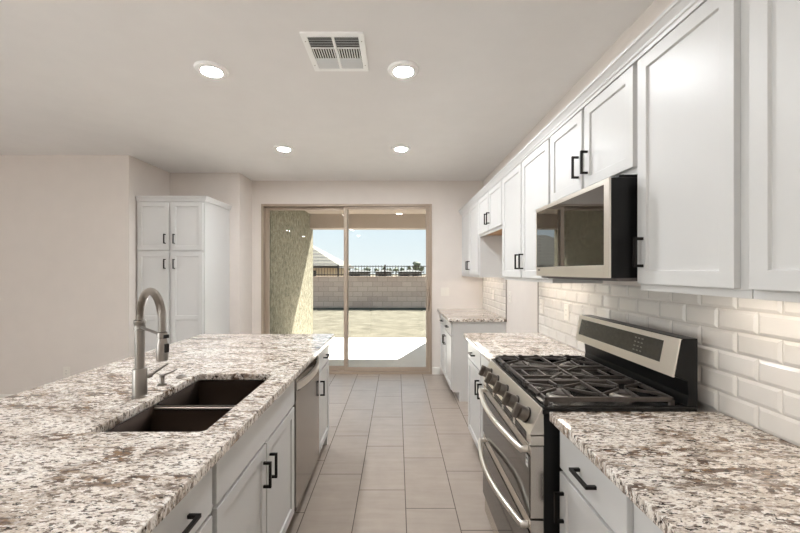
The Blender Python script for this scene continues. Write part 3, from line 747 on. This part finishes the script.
# ------------------------------------------------------------------ wall plates
def plate(name, label, cat, c, n, gang, kind, group=None):
    """n: '-x' right wall, '-y' back wall"""
    root = thing(name, c, label, cat, group); P = (lambda u, v, w_: (c[0] - v, c[1] + u, c[2] + w_)) if n == '-x' else (lambda u, v, w_: (c[0] + u, c[1] - v, c[2] + w_))
    def bx(u0, u1, v0, v1, w0, w1, nm, mat, par, bev=0):
        a, b = P(u0, v0, w0), P(u1, v1, w1); mb = MB(); mb.box(a[0], b[0], a[1], b[1], a[2], b[2]); return obj(nm, mb, mat, par, bev)
    wd = .036 + .023 * (gang - 1); pl = bx(-wd, wd, .0002, .006, -.058, .058, 'face_plate', 'plastic', root, .002)
    for g in range(gang):
        u = (g - (gang - 1) / 2) * .046
        if kind == 'switch': bx(u - .0165, u + .0165, .006, .0095, -.033, .033, 'rocker', 'plastic', pl, .001)
        else:
            bx(u - .0165, u + .0165, .006, .0085, -.033, .033, 'socket', 'plastic', pl, .001)
            mb = MB()
            for w_ in (-.017, .017):
                for du in (-.006, .006): a, b = P(u + du - .001, .0085, w_ - .005), P(u + du + .001, .0088, w_ + .005); mb.box(a[0], b[0], a[1], b[1], a[2], b[2])
            obj('slots', mb, 'slot', pl)
plate('switch_plate', 'white double light switch on the back wall beside the glass door', 'light switch', (.675, ZB, 1.165), '-y', 2, 'switch')
plate('outlet_plate', 'white outlet on the backsplash nearest the fridge gap', 'outlet', (XW - .0097, 3.05, 1.165), '-x', 1, 'outlet')
plate('outlet_plate', 'white outlet on the backsplash beside the far end of the range', 'outlet', (XW - .0097, 2.60, 1.165), '-x', 1, 'outlet')
plate('outlet_plate', 'white outlet on the tile above the far countertop', 'outlet', (XW - .0097, 4.58, 1.165), '-x', 1, 'outlet')
plate('outlet_plate', 'faint white outlet on the bare wall inside the fridge gap', 'outlet', (XW, 3.94, 1.18), '-x', 1, 'outlet')
plate('outlet_plate', 'white outlet low on the bare wall left of the faucet', 'outlet', (-3.64, ZL, .345), '-y', 1, 'outlet')

# ------------------------------------------------------------------ ceiling lamps and register
def lamp():
    root = thing('ceiling_light', (0, 0, CEIL), '', 'ceiling light', 'round disc lights on the ceiling')
    mb = MB(); mb.lathe((0, 0, CEIL), [(.100, 0), (.100, -.004), (.094, -.013), (.070, -.019), (.062, -.018), (.060, -.012), (.056, -.012)], 40); obj('trim_ring', mb, 'vent_white', root, smooth=True)
    mb = MB(); mb.lathe((0, 0, CEIL), [(.0595, -.0125), (.057, -.0165), (.045, -.019), (.004, -.020)], 32); obj('lens', mb, 'lens', root, smooth=True)
    for ch in root.children: pass
    return root
# the root sits on the ceiling; build its parts there once, then copy
L0 = lamp()
spots = [(.04, 2.32, 'round ceiling light nearest the air register, above the walkway'), (-1.175, 2.32, 'round ceiling light near the picture top left, above the faucet'),
         (.04, 3.80, 'small far ceiling light right of centre near the glass door'), (-1.175, 3.80, 'small far ceiling light left of centre, toward the pantry')]
hid = [(x, y) for x in (-5.2, -3.4, -1.4) for y in (-2.8, -.9)] + [(-5.2, 1.6)]  # unseen ceiling lamps, added only to brighten the kitchen
for i, (x, y, lab) in enumerate(spots):
    o = L0 if i == 0 else copy_tree(L0); o.location = (x, y, CEIL); o['label'] = lab
for i, (x, y) in enumerate(hid):
    o = copy_tree(L0); o.location = (x, y, CEIL)
    for ch in o.children:
        if ch.name.startswith('lens'):
            ch.data = ch.data.copy(); ch.data.materials[0] = M['fill_lens']
    o['label'] = 'added round fill light on the ceiling, outside the picture'; o['group'] = 'added ceiling fill lights outside the picture'

def fill_uplight(x, y, label):  # unseen uplight, added to bounce fill light off the ceiling
    root = thing('fill_uplight', (x, y, 0), label, 'lamp')
    mb = MB(); mb.lathe((x, y, 0), [(.15, 0), (.15, .012), (.14, .02), (.02, .03)], 32); obj('base', mb, 'black', root, smooth=True)
    mb = MB(); mb.cyl((x, y, .028), (x, y, 1.22), .012, seg=16); obj('pole', mb, 'black', root, smooth=True)
    mb = MB(); mb.lathe((x, y, 1.21), [(.03, 0), (.11, .04), (.17, .10), (.165, .10), (.10, .045)], 32); obj('shade', mb, 'black', root, smooth=True)
    mb = MB(); mb.lathe((x, y, 1.265), [(.11, 0), (.14, .024), (.12, .034), (.004, .037)], 32); obj('bulb', mb, 'bowl', root, smooth=True)
for x, y, lab in ((-1.7, -1.7, 'added fill uplight behind the island, outside the picture'), (-5.2, .4, 'added fill uplight by the far side wall, outside the picture')): fill_uplight(x, y, lab)

def register():
    x0, x1, y0, y1 = -.522, -.180, 1.952, 2.326; fr = .032
    root = thing('air_register', ((x0 + x1) / 2, (y0 + y1) / 2, CEIL), 'square white slatted air register on the ceiling', 'air vent')
    z = CEIL; mb = MB(); xm = (x0 + x1) / 2
    for b in ((x0, x0 + fr, y0, y1), (x1 - fr, x1, y0, y1), (x0 + fr, x1 - fr, y0, y0 + fr), (x0 + fr, x1 - fr, y1 - fr, y1), (xm - .008, xm + .008, y0 + fr, y1 - fr)): mb.box(*b, z - .010, z - .0005)
    obj('frame', mb, 'vent_white', root, .002)
    mb = MB(); mb.box(x0 + fr - .004, x1 - fr + .004, y0 + fr - .004, y1 - fr + .004, z - .0012, z - .0004); obj('backing', mb, 'vent_dark', root)
    ya, yb = y0 + fr, y1 - fr; t1 = ya + (yb - ya) * .34; t2 = ya + (yb - ya) * .68
    for (a, b) in ((x0 + fr + .002, xm - .009), (xm + .009, x1 - fr - .002)):
        mb = MB()
        for k in range(7): mb.obox(((a + b) / 2, ya + .008 + k * .0146, z - .006), b - a, .010, .0012, (R(38), 0, 0))
        for k in range(7): mb.obox(((a + b) / 2, t2 + .006 + k * .0146, z - .006), b - a, .0095, .0012, (R(-78), 0, 0))
        for k in range(9): mb.obox((a + .006 + k * (b - a - .012) / 8, (t1 + t2) / 2, z - .006), .0095, t2 - t1 - .006, .0012, (0, R(40), 0))
        mb.box(a, b, t1 - .001, t1 + .001, z - .010, z - .002); mb.box(a, b, t2 - .001, t2 + .001, z - .010, z - .002)
        obj('louvers', mb, 'vent_white', root)
    for x in (x0 + .016, x1 - .016):
        for y in (y0 + .07, y1 - .07): mb = MB(); mb.lathe((x, y, z - .0095), [(.004, 0), (.004, -.0018), (.002, -.0024)], 12); obj('screw', mb, 'alu', root)
register()

# slim lamps tucked under the wall cabinets
def under_lamp(y0, y1, label):
    root = thing('under_cabinet_light', (1.09, (y0 + y1) / 2, UB + .019), label, 'light')
    mb = MB(); mb.box(1.07, 1.11, y0, y1, UB + .008, UB + .0188); obj('housing', mb, 'vent_white', root, .001)
    mb = MB(); mb.box(1.075, 1.105, y0 + .01, y1 - .01, UB + .006, UB + .0078); obj('diffuser', mb, 'under', root)
under_lamp(.56, 1.30, 'slim lit strip under the wall cabinets right of the range')
under_lamp(2.3, 3.05, 'slim lit strip under the cabinet between microwave and fridge gap')
under_lamp(4.2, 5.05, 'slim lit strip under the corner wall cabinet by the door')

# ------------------------------------------------------------------ outdoors
Y1 = 8.09
mb = MB(); mb.box(-1.859, 3.2, ZB + .165, Y1, -.14, -.02); struct('patio_slab', mb, 'slab')
mb = MB(); mb.box(-2.16, -1.859, ZB + .2, Y1, -.2, 2.9); struct('wall_patio', mb, 'stucco')
mb = MB(); mb.box(-2.16, 3.3, ZB + .2, Y1 + .02, 2.675, 2.80); struct('patio_ceiling', mb, 'beam')
mb = MB(); mb.box(-1.859, 3.3, Y1 - .28, Y1 + .02, 2.374, 2.674); struct('patio_beam', mb, 'beam')
mb = MB(); mb.box(.80, 1.50, Y1 - .42, Y1, -.02, 2.374); struct('patio_column', mb, 'stucco')
mb = MB(); mb.box(-9, 3.6, YREAR - .3, Y1 + .3, 2.94, 3.05); struct('roof', mb, 'beam')
GZ = -.05; YW = 15.1
mb = MB(); mb.box(-14, 14, Y1, YW + .3, GZ - .2, GZ); struct('ground', mb, 'dirt')
mb = MB(); mb.box(-60, 60, YW + .3, 240, -1.0, -.5); struct('terrain', mb, 'dirt')
mb = MB(); mb.box(-12, 12, YW, YW + .2, GZ, 1.19); o = obj('block_wall', mb, 'block', origin=(0, YW, GZ)); tag(o, 'low tan concrete block wall across the end of the yard', 'wall')
mb = MB(); mb.box(-12, 12, YW - .02, YW + .22, 1.19, 1.235); obj('wall_cap', mb, 'block', o)
fr = thing('iron_fence', (0, YW + .1, 1.235), 'dark iron picket fence standing on the block wall', 'fence')
for z in (1.30, 1.64): mb = MB(); mb.box(-5, 3, YW + .085, YW + .115, z, z + .03); obj('rail', mb, 'fence', fr)
mb = MB(); mb.box(-.009, .009, YW + .091, YW + .109, 1.245, 1.69); mb.bm.verts.ensure_lookup_table(); pk = obj('picket', mb, 'fence', fr)
mb = MB(); mb.box(-.03, .03, YW + .07, YW + .13, 1.235, 1.72); ps = obj('post', mb, 'fence', fr)
pk.location.x = -4.9; ps.location.x = -4.4
for k in range(1, 66):
    c = pk.copy(); COL.objects.link(c); c.parent = fr; c.location.x = -4.9 + k * .118
for k in range(1, 4):
    c = ps.copy(); COL.objects.link(c); c.parent = fr; c.location.x = -4.4 + k * 1.95

def house(label, x0, x1, y0, y1, gz, ez, rz, wm, rm, wins):
    root = thing('house', ((x0 + x1) / 2, (y0 + y1) / 2, gz), label, 'house')
    mb = MB(); mb.box(x0, x1, y0, y1, gz, ez); obj('walls', mb, wm, root)
    mb = MB(); e = .5; h = (y1 - y0) / 2 + e; ym = (y0 + y1) / 2; bm = mb.bm
    rl = min(h, (x1 - x0) / 2 + e - .05)
    b = [bm.verts.new(p) for p in ((x0 - e, y0 - e, ez), (x1 + e, y0 - e, ez), (x1 + e, y1 + e, ez), (x0 - e, y1 + e, ez))]
    b2 = [bm.verts.new((v.co.x, v.co.y, ez + .18)) for v in b]
    t = [bm.verts.new((x0 - e + rl, ym, rz)), bm.verts.new((x1 + e - rl, ym, rz))]
    bm.faces.new(b[::-1])
    for i in range(4): bm.faces.new((b[i], b[(i + 1) % 4], b2[(i + 1) % 4], b2[i]))
    bm.faces.new((b2[0], b2[1], t[1], t[0])); bm.faces.new((b2[2], b2[3], t[0], t[1])); bm.faces.new((b2[1], b2[2], t[1])); bm.faces.new((b2[3], b2[0], t[0]))
    obj('roof', mb, rm, root)
    for (wx0, wx1, wz0, wz1) in wins: mb = MB(); mb.box(wx0, wx1, y0 - .06, y0 + .02, wz0, wz1); obj('window', mb, 'slot', root)
    return root
house('tan neighbouring house with hip tile roof beyond the fence', -16.5, -5.0, 29, 38, -.5, 1.7, 4.75, 'house', 'roof', [(-7.4, -6.4, .6, 1.5)])
house('pale distant house with low dark roof, left of the others', -9.6, -5.4, 68, 74, -.5, 1.15, 1.75, 'house_white', 'far_roof', [(-8.6, -6.9, .0, .9)])
house('pale distant house with dark roof at the middle of the horizon', -4.0, -1.1, 70, 76, -.5, 1.15, 1.75, 'house_white', 'far_roof', [(-3.5, -2.0, .0, .9)])
house('pale distant house with dark roof behind the right part of the fence', 0.3, 4.8, 72, 78, -.5, 1.15, 1.75, 'house_white', 'far_roof', [(.6, 2.4, 0, .9), (3.0, 4.0, 0, .9)])

random.seed(4)
def tree(label, x, y, h, wd, group=None):
    root = thing('tree', (x, y, -.5), label, 'tree', group)
    mb = MB(); mb.cyl((x, y, -.5), (x, y, h * .6), .16, .08, 10); obj('trunk', mb, 'bark', root)
    mb = MB()
    for k in range(9):
        a = random.uniform(0, 6.28); r = random.uniform(0, wd * .45); s = random.uniform(.3, .5) * wd
        m = Matrix.Translation((x + r * math.cos(a), y + r * math.sin(a), h - s * .7 - random.uniform(0, .3) * h)) @ Matrix.Diagonal((s, s, s * .75, 1))
        bmesh.ops.create_icosphere(mb.bm, subdivisions=2, radius=1, matrix=m)
    for v in mb.bm.verts: v.co += Vector((random.uniform(-.08, .08), random.uniform(-.08, .08), random.uniform(-.08, .08))) * wd
    obj('foliage', mb, 'leaf', root)
tree('taller green tree right of centre on the horizon', 4.6, 90, 3.9, 1.6)
for k in range(12):
    tree('low dusty tree in the line along the horizon', -12.5 + k * 1.75, (92, 97, 102)[k % 3], random.uniform(2.2, 2.8), random.uniform(.95, 1.1), group='trees along the horizon')
